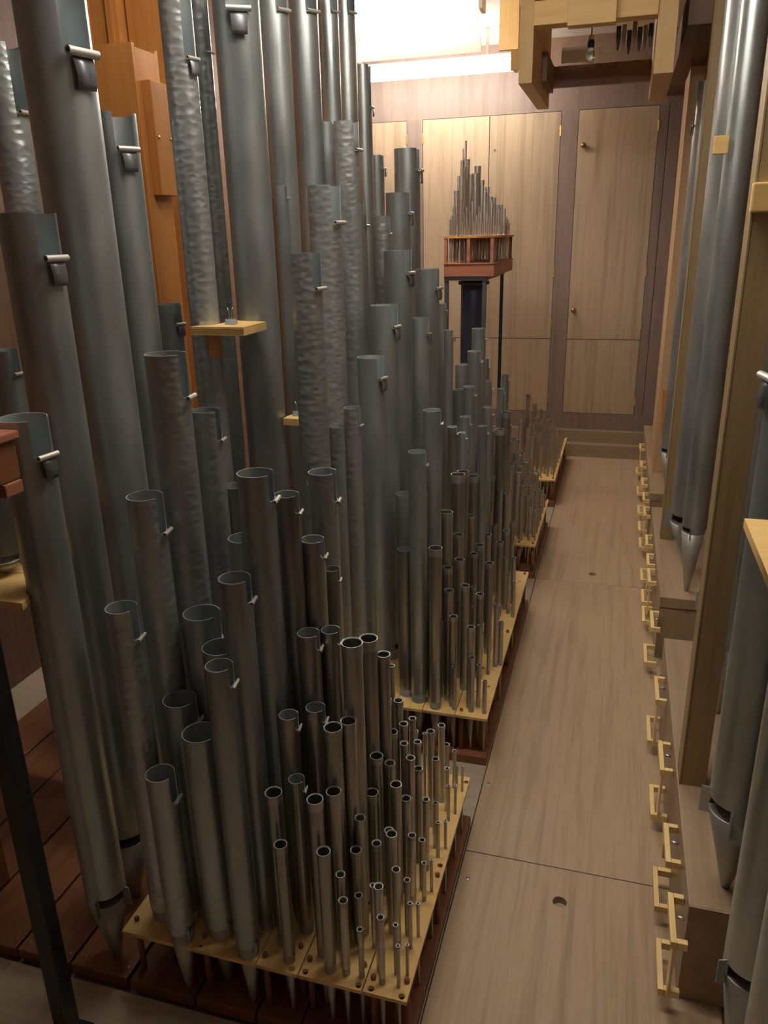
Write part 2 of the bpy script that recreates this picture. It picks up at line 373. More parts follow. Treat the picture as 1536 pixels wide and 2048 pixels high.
def pipe(name, X, Y, ztop, r, z0, zb, style, az, mat, label, cat='organ pipe', group=None, az_m=None, slot=None, detail=2):
    """metal flue pipe: foot cone from z0 to zb, body from zb to ztop"""
    z0 += .0006
    root = empty(name, (X, Y, z0), label, cat, group)
    d = 2 * r; n = 48 if r > .03 else (32 if r > .014 else (20 if r > .007 else 12))
    t = (.0018 if detail < 2 else .0013) if r < .02 else min(.0022, max(.0015, r * .05)); a = R(az)
    am = R(az_m if az_m is not None else az + random.uniform(-12, 18))
    b0, b1 = zb - z0, ztop - z0
    cu = min(.55 * d, (b1 - b0) * .2)
    zs = [b0, b0 + cu * .5]
    sd = 0
    if 's' in style:
        sd = slot if slot else (1.05 * d if 'h' in style else .75 * d)
        sd = min(sd, (b1 - b0) * .3)
        zs += [b1 - sd]
    zs += [b1]
    sw, mw = R(29), R(40)
    def cut(ang, z):
        if z < b0 + cu * .5 and adiff(ang, am) < mw: return True
        return sd > 0 and z > b1 - sd and adiff(ang, a) < sw
    link('body', wall_me('body', r, t, zs, n, cut, (mat, M_EDGE, M_INNER) if 's' in style else (mat, M_EDGE)), mat, root)
    rt = max(.0035, min(.010, r * .26))
    # foot: closed cone with rounded tip
    pr = [(0, 0), (rt * .8, 0), (rt, .002), (r * .995, b0), (r * .93, b0 + .0005), (0, b0 + .0006)]
    link('foot', lathe_me('foot', pr, n), M_FOOT if detail > 1 else mat, root)
    if 's' in style:
        sr = max(.0026, .062 * d); sl = (.52 if r > .03 else .62) * d
        bm_t = wall_me('tuning_scroll', sr, sr * .35, [-sl / 2, sl / 2], 12, lambda *_: False)
        s = link('tuning_scroll', bm_t, M_SCROLL, root, ((r + sr * .9) * math.cos(a), (r + sr * .9) * math.sin(a), b1 - sd - sr * .3), (R(90), 0, a))
        if 'f' in style:
            bm = bmesh.new(); k = 5; fw_, fl_ = .36 * d, .42 * d; strip = []
            for q in range(k + 1):
                u = q / k; off = r + .004 + .05 * d * math.sin(u * 2.6)
                strip.append([bm.verts.new((off + th, s_ * fw_ / 2 * (1 - .12 * u), -u * fl_)) for s_ in (-1, 1) for th in (0, .0016)])
            for A, B in zip(strip, strip[1:]):
                for i, j in ((0, 1), (1, 3), (3, 2), (2, 0)): bm.faces.new((A[i], A[j], B[j], B[i])).smooth = True
            bm.faces.new((strip[0][0], strip[0][1], strip[0][3], strip[0][2])); bm.faces.new((strip[-1][0], strip[-1][1], strip[-1][3], strip[-1][2]))
            sub(link('tuning_flap', bm_mesh(bm, 'tuning_flap'), M_FLAP, root, (0, 0, b1 - sd - sr * 1.2), (0, 0, a)), s)
    if 'c' in style:
        ch = min(.62 * d, (b1 - b0) * .3)
        me = wall_me('tuning_collar', r + .0011, .0013, [0, ch], n, lambda ang, z: False, (M_COLLAR, M_EDGE))
        link('tuning_collar', me, M_COLLAR, root, (0, 0, b1 - ch + .0015))
    if r > .024 and detail > 1:
        for s_ in (-1, 1):
            er = [(X + q * r * math.cos(am + s_ * R(43)), Y + q * r * math.sin(am + s_ * R(43))) for q in (1.05, 1.15, 1.32)]
            if any(math.hypot(ex - o_[0], ey - o_[1]) < o_[3] + .002 for o_ in rows if abs(o_[0] - X) + abs(o_[1] - Y) > 1e-4 for ex, ey in er): continue
            e = box_me('ear', (r * .90, -.0012, b0 - cu * .45), (r * 1.28, .0012, b0 + cu * .55))
            link('ear', e, mat, root, None, (0, 0, am + s_ * R(43)))
    return root

# ------------------------------------------------------------------ the pipes placed from the photograph
PIPES = """-0.8889 1.2201 0.655 0.0317 sh 1 10
-0.9653 1.2721 1.0226 0.0333 sh 1 10
-0.8838 1.3205 0.7813 0.0376 s 1 10
-0.9422 1.3731 1.2397 0.0383 sh 1 10
-0.8517 1.3988 0.9612 0.0416 s 1 10
-0.9103 1.4639 1.5268 0.0431 sh 1 10
-0.7909 1.5133 1.1037 0.0356 s 1 10
-0.887 1.5677 1.3855 0.0324 sh 1 10
-0.8586 1.6225 1.1906 0.0271 s 1 10
-0.7198 1.2258 0.9448 0.0281 s 1 10
-0.8067 1.2659 0.7436 0.0391 s 1 10
-0.7833 1.3462 0.9128 0.0393 s 1 10
-0.7151 1.3142 1.0985 0.0332 s 1 10
-0.6942 1.4027 1.2976 0.038 s 1 10
-0.6582 1.4721 1.2315 0.0269 s 1 10
-0.6183 1.2298 0.5153 0.014 c 1 10
-0.6458 1.2713 0.6132 0.018 c 1 10
-0.6105 1.3179 0.6215 0.0183 s 1 10
-0.6352 1.3533 0.7597 0.022 s 1 10
-0.5884 1.3969 0.7587 0.0224 s 1 10
-0.6132 1.4407 0.9197 0.0256 s 1 10
-0.5778 1.4855 0.9087 0.0222 s 1 10
-0.6211 1.5138 1.115 0.0268 s 1 10
-0.6099 1.5942 1.0102 0.0189 s 1 10
-0.5947 1.5557 0.7029 0.0202 s 1 10
-0.6385 1.6405 1.2342 0.0333 sh 1 10
-0.5192 1.2298 0.5201 0.0143 c 1 10
-0.5463 1.2645 0.6212 0.017 c 1 10
-0.5166 1.2984 0.6213 0.0157 c 1 10
-0.5247 1.335 0.7576 0.0193 c 1 10
-0.4993 1.3639 0.7591 0.0168 c 1 10
-0.4989 1.4054 0.9277 0.0225 c 1 10
-0.4922 1.4996 0.8895 0.0204 c 1 10
-0.5081 1.5325 0.6975 0.0138 c 1 10
-0.4714 1.4685 0.598 0.0147 c 1 10
-0.4749 1.4366 0.5183 0.0147 c 1 10
-0.4748 1.345 0.5212 0.0118 c 1 10
-0.4778 1.3183 0.4546 0.0123 c 1 10
-0.4928 1.2543 0.4416 0.0098 c 1 10
-0.4809 1.2309 0.3953 0.0097 c 1 10
-0.4475 1.3748 0.43 0.0104 c 1 10
-0.4676 1.2941 0.3504 0.0084 c 1 10
-0.4453 1.2328 0.3214 0.0066 c 1 10
-0.4657 1.5263 0.8371 0.015 c 1 10
-0.4763 1.5725 0.6858 0.0128 c 1 10
-0.4593 1.6241 0.6533 0.0113 c 1 10
-0.4463 1.4941 0.5643 0.0119 c 1 10
-0.4561 1.5542 0.6087 0.0122 c 1 10
-0.4423 1.6062 0.5992 0.0106 c 1 10
-0.4334 1.6615 0.5802 0.009 c 1 10
-0.4334 1.5757 0.5645 0.0093 c 1 10
-0.4341 1.6888 0.5223 0.0079 c 1 10
-0.4116 1.6255 0.538 0.0089 c 1 10
-0.4239 1.7524 0.4743 0.0047 c 1 10
-0.413 1.5598 0.5371 0.0105 c 1 10
-0.4027 1.5984 0.4793 0.0107 c 1 10
-0.4216 1.4564 0.5365 0.0129 c 1 10
-0.4086 1.4959 0.4677 0.0115 c 1 10
-0.4087 1.3674 0.4724 0.0119 c 1 10
-0.4241 1.3993 0.4514 0.0104 c 1 10
-0.4085 1.2598 0.4248 0.0097 c 1 10
-0.4392 1.3144 0.3669 0.0068 c 1 10
-0.3963 1.2293 0.3727 0.0075 c 1 10
-0.3895 1.3321 0.4085 0.009 c 1 10
-0.3875 1.4688 0.3851 0.009 c 1 10
-0.3782 1.5762 0.4068 0.0082 c 1 10
-0.383 1.7063 0.433 0.0087 c 1 10
-0.4036 1.7371 0.4947 0.0101 c 1 10
-0.3961 1.8415 0.4448 0.0099 c 1 10
-0.3919 1.8924 0.3461 0.0088 c 1 10
-0.3723 1.2604 0.3259 0.0055 c 1 10
-0.3741 1.3679 0.3482 0.0069 c 1 10
-0.3727 1.5088 0.3399 0.0074 c 1 10
-0.3722 1.6586 0.3307 0.0066 c 1 10
-0.3722 1.8062 0.3302 0.0063 c 1 10
-0.3589 1.2306 0.3017 0.0043 c 1 10
-0.3584 1.3335 0.3172 0.0051 c 1 10
-0.3599 1.4762 0.3014 0.0055 c 1 10
-0.3583 1.6267 0.297 0.0052 c 1 10
-0.36 1.7693 0.3017 0.0052 c 1 10
-0.3715 1.9101 0.3148 0.0059 c 1 10
-0.3473 1.262 0.2738 0.0036 c 1 10
-0.3487 1.369 0.2842 0.0041 c 1 10
-0.3486 1.5086 0.2837 0.004 c 1 10
-0.3456 1.6619 0.2751 0.004 c 1 10
-0.3463 1.8003 0.2821 0.0039 c 1 10
-0.3452 1.9001 0.2725 0.0037 c 1 10
-0.3655 1.9206 0.2534 0.0037 c 1 10
-0.4796 1.6377 0.7409 0.0075 c 1 10
-0.6384 2.3651 0.7512 0.0245 s 2 10
-0.5189 2.31 0.7877 0.0212 c 2 10
-0.453 2.3137 0.3529 0.0077 c 2 10
-0.3937 2.3165 0.3967 0.0102 c 2 10
-0.3476 2.3164 0.3122 0.0077 c 2 10
-0.3747 2.3504 0.351 0.0077 c 2 10
-0.6697 2.4911 0.9059 0.0312 s 2 10
-0.6027 2.428 0.8648 0.0186 s 2 10
-0.5844 2.34 1.1008 0.0294 s 2 10
-0.5782 2.5032 0.9751 0.0188 s 2 10
-0.523 2.5008 0.8459 0.0216 c 2 10
-0.5532 2.4176 1.2196 0.0297 s 2 10
-0.5871 2.9113 1.0497 0.0193 s 2 10
-0.5078 2.6354 0.7133 0.0183 c 2 10
-0.5187 2.6797 0.9287 0.0245 c 2 10
-0.5058 2.9341 0.8485 0.0197 c 2 10
-0.5165 3.1561 0.7909 0.018 c 2 10
-0.5111 2.7364 0.9241 0.0203 c 2 10
-0.4816 2.5324 0.6591 0.0169 c 2 10
-0.5103 2.4621 0.655 0.0166 c 2 10
-0.4456 2.4508 0.5983 0.0148 c 2 10
-0.4864 2.3745 0.6095 0.0153 c 2 10
-0.5242 2.3494 0.5776 0.0161 c 2 10
-0.4623 2.3354 0.5336 0.0135 c 2 10
-0.5226 2.3824 0.4796 0.0148 c 2 10
-0.4647 2.7395 0.4598 0.0097 c 2 10
-0.4076 2.5445 0.5266 0.0135 c 2 10
-0.4108 2.7596 0.4267 0.0097 c 2 10
-0.4529 2.4799 0.459 0.0098 c 2 10
-0.403 2.3404 0.4988 0.0127 c 2 10
-0.4012 2.52 0.4131 0.009 c 2 10
-0.4451 2.6431 0.4227 0.0085 c 2 10
-0.358 2.6376 0.446 0.0102 c 2 10
-0.3408 2.6497 0.3692 0.0085 c 2 10
-0.3754 2.5732 0.3478 0.0065 c 2 10
-0.4546 2.5149 0.364 0.0064 c 2 10
-0.466 2.3587 0.4021 0.0078 c 2 10
-0.4536 2.7941 0.6147 0.0155 c 2 10
-0.4696 2.7656 0.5891 0.0144 c 2 10
-0.404 2.7327 0.5696 0.0152 c 2 10
-0.4101 3.057 0.5293 0.0136 c 2 10
-0.3925 3.1328 0.4296 0.0097 c 2 10
-0.3655 3.1969 0.406 0.0099 c 2 10
-0.3723 3.092 0.374 0.0075 c 2 10
-0.3465 3.0628 0.3522 0.0074 c 2 10
-0.4511 2.9892 0.585 0.0144 c 2 10
-0.3993 3.1736 0.5386 0.014 c 2 10
-0.5011 3.1928 0.5833 0.0142 c 2 10
-0.4642 3.261 0.5268 0.0122 c 2 10
-0.3996 3.3834 0.5024 0.0126 c 2 10
-0.5067 2.8971 0.6957 0.0149 c 2 10
-0.524 3.208 0.611 0.0109 c 2 10
-0.4958 3.3426 0.5671 0.0113 c 2 10
-0.5078 3.2827 0.6197 0.0111 c 2 10
-0.4664 3.4391 0.6389 0.0115 c 2 10
-0.4446 3.4892 0.6002 0.0117 c 2 10
-0.5232 3.4194 0.7298 0.0137 c 2 10
-0.5054 3.4432 0.6929 0.0138 c 2 10
-0.5462 3.3135 0.8324 0.0165 c 2 10
-0.4964 3.5061 0.7812 0.0162 c 2 10
-0.4809 3.4703 0.9112 0.0204 c 2 10
-0.4641 3.53 0.9797 0.0217 c 2 10
-1.1088 1.245 1.4299 0.048 sf 0 -7
-1.1729 1.43 1.8084 0.0569 sf 0 -7
-1.2148 1.66 2.2931 0.0753 sf 0 -15
-1.2518 1.9 2.0515 0.055 sf 0 -30
-1.245 2.05 1.5787 0.0359 sf 0 -15
-1.8093 2.25 2.2914 0.0449 s 0 0
-1.6013 1.95 2.2389 0.0507 sh 0 0
-1.5826 1.75 1.4832 0.0402 s 0 0
-1.0946 1.98 2.3326 0.0399 sfh 0 -15
-1.145 2.2 2.3907 0.024 sh 0 -15
-0.9989 2.12 2.4539 0.0599 sf 0 -60
-1.0663 2.5242 2.5504 0.0456 s 0 -30
-1.0441 2.7136 2.5868 0.0471 s 0 -30
-1.0613 3 2.6511 0.0362 s 0 -30
-1.0835 3.25 2.7038 0.041 s 0 -30
-1.1299 3.6 2.4356 0.0383 sf 0 0
-1.0161 2.7964 2.1186 0.0377 s 0 0
-0.8909 2.65 2.0997 0.0403 sh 0 -10
-0.8584 2.3273 1.8925 0.0483 sh 0 -15
-0.789 1.98 1.7127 0.0412 sh 0 -15
-1.0501 2.4541 1.9041 0.0235 s 0 0
-0.9671 2.95 1.8769 0.0424 sh 0 0
-0.9086 3.1 1.8224 0.0309 sh 0 0
-1.1815 3.95 2.1155 0.0385 sf 0 0
-0.975 3.75 2.1172 0.0587 sf 0 0
-0.9248 3.4 1.9174 0.0522 sf 0 0
-0.8075 2.95 1.6976 0.0519 sf 0 -15
-0.7523 3.2 1.6208 0.0481 sf 0 -15
-0.7674 2.62 1.5292 0.0457 sf 0 -15
-0.7388 2.36 1.3929 0.0415 sf 0 -15
-0.7517 3.05 1.4439 0.0391 sf 0 -5
-0.7791 3.6 1.4538 0.0205 sf 0 0
-0.6941 3.35 1.3646 0.0192 sf 0 0
-0.724 2.12 1.2829 0.0246 sh 0 0
-0.819 2.2567 1.1924 0.0297 sh 0 0
-0.9316 2.75 1.2404 0.0204 s 0 0
-0.6241 3.7 1.3327 0.0327 s 0 0
-0.6 3.45 1.2637 0.0308 s 0 0
-0.7594 4 1.1163 0.0361 s 0 0
-0.6987 3.6 1.0603 0.0282 s 0 0
-0.566 3.15 1.1623 0.0245 s 0 0
-0.6543 4.05 1.1443 0.031 s 0 0
-0.6125 3.9 1.0527 0.0276 s 0 0
-0.5532 3 1.071 0.0217 s 0 0
-0.5267 2.8 1.0554 0.0149 s 0 0
-0.5034 3.2478 1.0596 0.0211 s 0 0
-0.4772 2.9643 1.0444 0.0194 s 0 0
-0.5745 4.3 1.0225 0.0205 s 0 0
-0.576 4.15 0.9702 0.0186 s 0 0"""
rows = []
for l in PIPES.split('\n'):
    a, b, c, d, s, g, z = l.split(); rows.append([float(a), float(b), float(c), float(d), s, int(g), float(z)])
TOE, RACK = .03, .185
chest_txt = {1: 'fourth wind chest from the doors', 2: 'third wind chest from the doors', 3: 'second wind chest from the doors', 4: 'wind chest beside the doors'}
chest_sh = {1: "doors' fourth chest", 2: "doors' third chest"}
SPL1 = [-1.043, -.852, -.690, -.586, -.434, -.331]
bname = ['outermost board', 'second board', 'middle board', 'fourth board', 'walkway board']
def board_of(x):
    for i in range(5):
        if x < SPL1[i + 1]: return i
    return 4
grp = {}
for rw in rows:
    if rw[5]: grp.setdefault((rw[5], 'c' if 'c' in rw[4] else 's', board_of(rw[0])), []).append(rw)
for k in grp: grp[k].sort(key=lambda q: -q[2])
bigs = {}
for rw in rows:
    if not rw[5]: bigs.setdefault(('h' in rw[4], 'f' in rw[4]), []).append(rw)
for k in bigs: bigs[k].sort(key=lambda q: -q[2])
holes = {1: [], 2: [], 3: [], 4: []}
RACKS = {1: (1.197, 1.967, SPL1), 2: (2.281, 3.556, [-.93, -.78, -.66, -.56, -.445, -.331]), 3: (3.905, 4.695, [-.80, -.66, -.55, -.445, -.335]), 4: (5.11, 6.31, [-.69, -.62, -.55, -.445, -.330])}
def rack_of(x, y, r):
    for k, (a, b, s) in RACKS.items():
        if a - r < y < b + r and s[0] - r < x < s[-1] + r: return k
def foot_r_at(r, z, z0, zb):
    rt = max(.0035, min(.010, r * .26)); return rt + (r * .995 - rt) * (z - z0) / (zb - z0)
for rw in rows:
    X, Y, Z, r, s, g, az = rw
    zb = RACK + (.030 if r > .008 else .012)
    if g == 0: zb = .19 + .9 * r
    else: zb = RACK + min(.035, .012 + r * .8)
    k = rack_of(X, Y, r)
    if k: holes[k].append((X, Y, foot_r_at(r, RACK, TOE, zb) + .0006))
    if g:
        lst = grp[(g, 'c' if 'c' in s else 's', board_of(X))]; i = lst.index(rw) + 1
        if 'c' in s: kd = 'collared metal pipe'; mat = M_TIN if r < .012 else M_SPOT; nm = 'collared_pipe'
        else: kd = ('hammered' if 'h' in s else 'plain') + ' slotted metal pipe'; mat = M_HAM if 'h' in s else M_SPOT if r < .028 else M_ZINC; nm = 'slotted_pipe'
        lab = '%s, %s tallest on the %s of the %s' % (kd, ordinal(i), bname[board_of(X)], {1: 'chest fourth from doors', 2: 'chest third from doors'}[g])
        gp = '%s pipes on the %s' % ('collared' if 'c' in s else 'slotted', chest_txt[g])
        pipe(nm, X, Y, Z, r, TOE, zb, s, az, mat, lab, 'organ pipe', gp)
    else:
        h, fl_ = 'h' in s, 'f' in s
        i = bigs[(h, fl_)].index(rw) + 1
        lab = '%s tallest of the %s metal pipes with side slot%s' % (ordinal(i), 'big hammered' if h else 'big smooth grey', ' and hanging flap' if fl_ else ' but no flap')
        pipe('hammered_pipe' if h else 'tall_pipe', X, Y, Z, r, TOE, zb, s, az, M_HAM if h else M_ZINC, lab, 'organ pipe', 'tall slotted pipes behind the racks', az_m=-35 if X < -1.05 else None, slot=.16 if Z > 2.2 and X < -.9 else None)

# chests 3 and 4: files of small collared pipes
colx = {3: [(-.349, .09), (-.364, .13), (-.381, .17), (-.402, .22), (-.427, .27), (-.457, .33), (-.492, .39), (-.533, .45), (-.58, .52)],
        4: [(-.349, .08), (-.368, .105), (-.389, .13), (-.412, .16), (-.438, .19), (-.467, .22), (-.500, .25), (-.537, .29), (-.58, .33)]}
small = []
for ch, (ya, yb, nrow) in {3: (3.95, 4.66, 6), 4: (5.16, 6.26, 9)}.items():
    for ci, (x, L) in enumerate(colx[ch]):
        for k in range(nrow):
            u = (k + (.5 if ci % 2 else .0) + .25) / (nrow + .3)
            y = ya + (yb - ya) * u
            l = L * (1.15 - .3 * u) * random.uniform(.92, 1.08)
            small.append([ch, x + random.uniform(-.001, .001), y, RACK + l, max(.0045, l / 25)])
small = [q for q in small if not (q[0] == 4 and q[1] < -.56 and 5.3 < q[2] < 5.85)]
small += [[4, -.583, 5.62, .655, .0165], [4, -.592, 5.50, .57, .0145], [4, -.60, 5.38, .50, .013]]
ok = []
for q in small:
    if all(math.hypot(q[1] - p[1], q[2] - p[2]) > q[4] + p[4] + .002 for p in ok) and all(math.hypot(q[1] - p[0], q[2] - p[1]) > q[4] + p[3] + .002 for p in rows): ok.append(q)
for ch in (3, 4):
    L = sorted([q for q in ok if q[0] == ch], key=lambda q: -q[3])
    for i, q in enumerate(L):
        zb = RACK + .012
        holes[ch].append((q[1], q[2], foot_r_at(q[4], RACK, TOE, zb) + .0006))
        pipe('collared_pipe', q[1], q[2], q[3], q[4], TOE, zb, 'c', -15, M_TIN, 'small collared metal pipe, %s tallest on the %s' % (ordinal(i + 1), chest_txt[ch]), 'organ pipe', 'small pipes on the ' + chest_txt[ch], detail=1)

# ------------------------------------------------------------------ wind chests: toeboards, rack boards, pegs
TX = {1: [-1.043, -.861, -.701, -.588, -.437, -.328], 2: [-.66, -.56, -.445, -.328], 3: [-.66, -.55, -.445, -.331], 4: [-.66, -.55, -.445, -.329]}
pegs1 = [(274, 1836), (409, 1870), (516, 1861), (531, 1908), (602, 1890), (620, 1916), (729, 1928), (747, 1953), (814, 1960), (875, 1748), (925, 1584)]
vac1 = [(401, 1889), (584, 1937), (611, 1943), (717, 1970), (742, 1977), (803, 1993), (880, 1731), (932, 1564), (690, 1830)]
def clear(h, hs, m=.003):
    return all(math.hypot(h[0] - q[0], h[1] - q[1]) > h[2] + q[2] + m for q in hs)
for k, (ya, yb, spl) in RACKS.items():
    root = empty('wind_chest', ((spl[0] + spl[-1]) / 2, ya, -.003), {1: 'reddish wind chest with five pale rack boards, fourth from the doors', 2: 'reddish wind chest with pale rack boards, third from the panelled doors', 3: 'reddish wind chest with pale rack boards, second from the panelled doors', 4: 'reddish wind chest with pale rack board right beside the door wall'}[k], 'wind chest', 'wind chests along the walkway')
    for a, b in zip(TX[k], TX[k][1:]):
        box('toeboard', (a + .003, ya - .004, -.003), (b - .003, yb + .012, TOE), M_TOE, root, .003)
    hs = list(holes[k]); pegs = []
    if k == 1:
        for p in pegs1:
            q = onz(p[0], p[1] + 4, RACK); h = (q.x, q.y, .0065)
            if clear(h, hs): pegs.append(h); hs.append((h[0], h[1], h[2] * .99))
        for p in vac1:
            q = onz(*p, RACK); h = (q.x, q.y, .0075)
            if clear(h, hs): hs.append(h)
    else:
        for a, b in zip(spl, spl[1:]):
            for x in (a + .018, b - .018) if a >= TX[k][0] - .001 else ():
                for y in (ya + .03, (ya + yb) / 2, yb - .03):
                    h = (x, y, .006)
                    if clear(h, hs): pegs.append(h); hs.append((h[0], h[1], h[2] * .99))
        for i in range(14):
            h = (spl[-1] - .02 - random.random() * .05, ya + random.random() * (yb - ya), .006)
            if clear(h, hs, .008): hs.append(h)
    for a, b in zip(spl, spl[1:]):
        a2, b2 = a + .0014, b - .0014
        hh = [h for h in hs if a2 + h[2] + .0004 < h[0] < b2 - h[2] - .0004 and ya + h[2] + .0004 < h[1] < yb - h[2] - .0004]
        o = holed_board('rack_board', a2, b2, ya, yb, RACK - .010, RACK, hh, M_PINE)
        c = Vector(((a2 + b2) / 2, ya, RACK - .010))
        for v in o.data.vertices: v.co -= c
        o.parent = root; o.location = c - root.location
    for h in pegs:
        me = lathe_me('rack_peg', [(0, TOE + .0005), (.0075, TOE + .0005), (.0075, RACK - .0105), (.0062, RACK - .0104), (.0062, RACK + .008), (.004, RACK + .011), (0, RACK + .011)], 14)
        link('rack_peg', me, M_PEG, root, Vector((h[0], h[1], 0)) - root.location)
    # square posts under the board corners
    for x in ([spl[0] + .02] + [s - .02 for s in spl[1:]]):
        if x - .012 < TX[k][0]: continue
        for y in (ya + .06, yb - .05):
            if all(math.hypot(x - q[0], y - q[1]) > .016 + q[2] for q in hs):
                box('rack_post', (x - .011, y - .011, TOE + .0005), (x + .011, y + .011, RACK - .0105), M_PEG, root)
# bass toeboards carry the large pipes
root = empty('bass_wind_chest', (-1.5, 1.195, -.003), 'long reddish brown toeboards under the tall pipes', 'wind chest')
for a, b in ((-2.1, -1.92), (-1.92, -1.75), (-1.75, -1.56), (-1.56, -1.379), (-1.379, -1.216), (-1.216, -1.047)):
    box('toeboard', (a + .0035, 1.195, -.003), (b - .0035, 4.75, TOE), M_TOE, root, .003)
for a, b in ((-1.043, -.861), (-.861, -.664)):
    box('toeboard', (a + .0035, 1.985, -.003), (b - .0035, 4.75, TOE), M_TOE, root, .003)
box('toeboard', (-.661, 3.577, -.003), (-.562, 3.893, TOE), M_TOE, root, .003)
for x, y in ((-1.40, 1.222), (-1.235, 1.222), (-1.19, 1.225), (-1.065, 1.225), (-1.36, 1.224)):
    link('toeboard_screw', lathe_me('toeboard_screw', [(0, .0012), (.005, .0010), (.006, 0), (0, 0)], 12), M_KNOB, root, Vector((x, y, TOE)) - root.location)

# ------------------------------------------------------------------ pine brackets that steady the tall pipes
def clip(parent, x, y, z):
    """spring binder clip with two wire handles"""
    def P(v): return Vector(v) - parent.location
    bm = bmesh.new()
    pr = [(-.017, 0), (-.0165, .014), (.0165, .014), (.017, 0)]
    A = [bm.verts.new((a, -.006 * (1 - b / .014), b)) for a, b in pr]; B = [bm.verts.new((a, .006 * (1 - b / .014) + .0005, b)) for a, b in pr]
    bm.faces.new(A); bm.faces.new(B[::-1])
    for i in range(3): bm.faces.new((A[i], A[i + 1], B[i + 1], B[i]))
    bm.faces.new((A[3], A[0], B[0], B[3]))
    cb = link('clip_body', bm_mesh(bm, 'clip_body'), M_STEEL, parent, P((x, y, z)))
    for s in (-1, 1):
        pts = [(x + s * .003, y, z + .002), (x + s * .0035, y, z + .018), (x + s * .004, y, z + .030), (x + s * .008, y, z + .044)]
        sub(tube_between('clip_wire', [P(p) for p in pts], .0009, M_STEEL, parent, 6), cb)
zb1 = 1.510
r = empty('pine_bracket', (-1.02, 1.905, zb1), 'pale plywood bracket with binder clip steadying a thick tall pipe', 'bracket', 'pine pipe brackets')
def rel(o): o.location = -r.location; return o
arc = [(-.999 + .063 * math.cos(R(t)), 2.12 + .063 * math.sin(R(t))) for t in (-75, -95, -115, -135, -150)]
arc2 = [(-1.095 + .043 * math.cos(R(t)), 1.98 + .043 * math.sin(R(t))) for t in (-10, -35, -60, -85)]
pts = [(-1.098, 1.905), (-.943, 1.905), (-.943, 2.05)] + arc + arc2
rel(prism('shelf', pts, zb1, zb1 + .022, M_PINEX, r))
for q in range(1, 4):
    o = prism('ply_line', [(-1.0975, 1.9046), (-.9435, 1.9046), (-.9435, 1.9052), (-1.0975, 1.9052)], zb1 + .0052 * q, zb1 + .0052 * q + .0009, M_POST, r); rel(o)
box('batten', (-1.062, 1.925, zb1 - .062), (-1.030, 1.945, zb1 - .0005), M_ORANGE, r)
clip(r, -1.008, 1.965, zb1 + .023)
zb2 = 1.226
r = empty('pine_bracket', (-.908, 2.12, zb2), 'small pale pine bracket with wire clip between two tall pipes', 'bracket', 'pine pipe brackets')
pts = [(-.934, 2.10), (-.872, 2.10), (-.855, 2.135), (-.868, 2.145), (-.882, 2.17), (-.925, 2.17), (-.932, 2.15), (-.935, 2.135)]
rel(prism('shelf', pts, zb2, zb2 + .020, M_PINEX, r))
clip(r, -.902, 2.14, zb2 + .021)
# shelf with a short pipe at the outer end of the bass pipes
zs_ = 1.048
r = empty('pine_shelf', (-1.30, 1.19, zs_), 'pale pine shelf with a curved cut-out around the thick grey pipe', 'shelf')
arcL = [(-1.109 + .050 * math.cos(R(t)), 1.245 + .050 * math.sin(R(t))) for t in (-112, -130, -150, -170, -190)]
rel(prism('shelf', [(-1.60, 1.165), (-1.118, 1.165)] + arcL + [(-1.165, 1.345), (-1.60, 1.345)], zs_, zs_ + .016, M_PINE, r))
pipe('shelf_pipe', -1.265, 1.29, 1.262, .042, zs_ + .0165, zs_ + .05, '', -40, M_SPOT, 'short dull metal pipe standing on the pine shelf', az_m=-30)
r = empty('wooden_rail', (-1.3, 1.16, 1.285), 'dark brown wooden rail end above the pine shelf', 'rail')
box('rail', (-1.60, 1.13, 1.326), (-1.081, 1.186, 1.404), M_TOE, r, .004)
box('rail_cap', (-1.60, 1.127, 1.4045), (-1.072, 1.190, 1.420), M_RED, r, .003)
box('rail_foot', (-1.60, 1.135, 1.300), (-1.076, 1.182, 1.3255), M_RED, r, .003)
box('support', (-1.585, 1.24, TOE + .0006), (-1.545, 1.28, zs_ - .0005), M_TOE, bpy.data.objects['pine_shelf'])
box('bracket_arm', (-1.60, 1.1865, 1.33), (-1.56, 1.335, 1.37), M_TOE, r)
box('upright', (-1.60, 1.3455, TOE + .0006), (-1.56, 1.385, 1.42), M_TOE, r)
box('arm_block', (-1.60, 1.3352, 1.33), (-1.56, 1.3453, 1.37), M_TOE, r)
# black steel post in front of the chest
r = empty('black_post', (-1.112, 1.05, -.003), 'black painted square post standing on the floor beside the toeboards', 'post')
box('post', (-1.132, 1.03, -.003), (-1.092, 1.07, ZC - .002), M_BLACK, r, .004)
box('foot_plate', (-1.152, 1.01, -.003), (-1.072, 1.09, .004), M_BLACK, r, .001)

# ------------------------------------------------------------------ wooden pipes behind the bass pipes
def wood_pipe(name, x0, x1, y0, y1, z0, z1, mat, label, cap=None, group='square wooden pipes'):
    r = empty(name, ((x0 + x1) / 2, (y0 + y1) / 2, z0), label, 'wooden pipe', group)
    t = .014
    box('front_board', (x0, y0, z0), (x1, y0 + t, z1), mat, r, .001)
    box('back_board', (x0, y1 - t, z0), (x1, y1, z1), mat, r, .001)
    box('side_board', (x0, y0 + t, z0), (x0 + t, y1 - t, z1 - .01), mat, r, .001)
    box('side_board', (x1 - t, y0 + t, z0), (x1, y1 - t, z1 - .01), mat, r, .001)
    if cap:
        a, b, c, d, e, f = cap
        box('mouth_cap', (a, c, e), (b, d, f), mat, r, .002)
    return r
wp = wood_pipe('wooden_pipe', -1.565, -1.426, 2.30, 2.44, TOE, 2.30, M_ORANGE, 'square orange-brown wooden pipe with a screwed mouth cap', (-1.4255, -1.395, 2.33, 2.43, 1.885, 2.205))
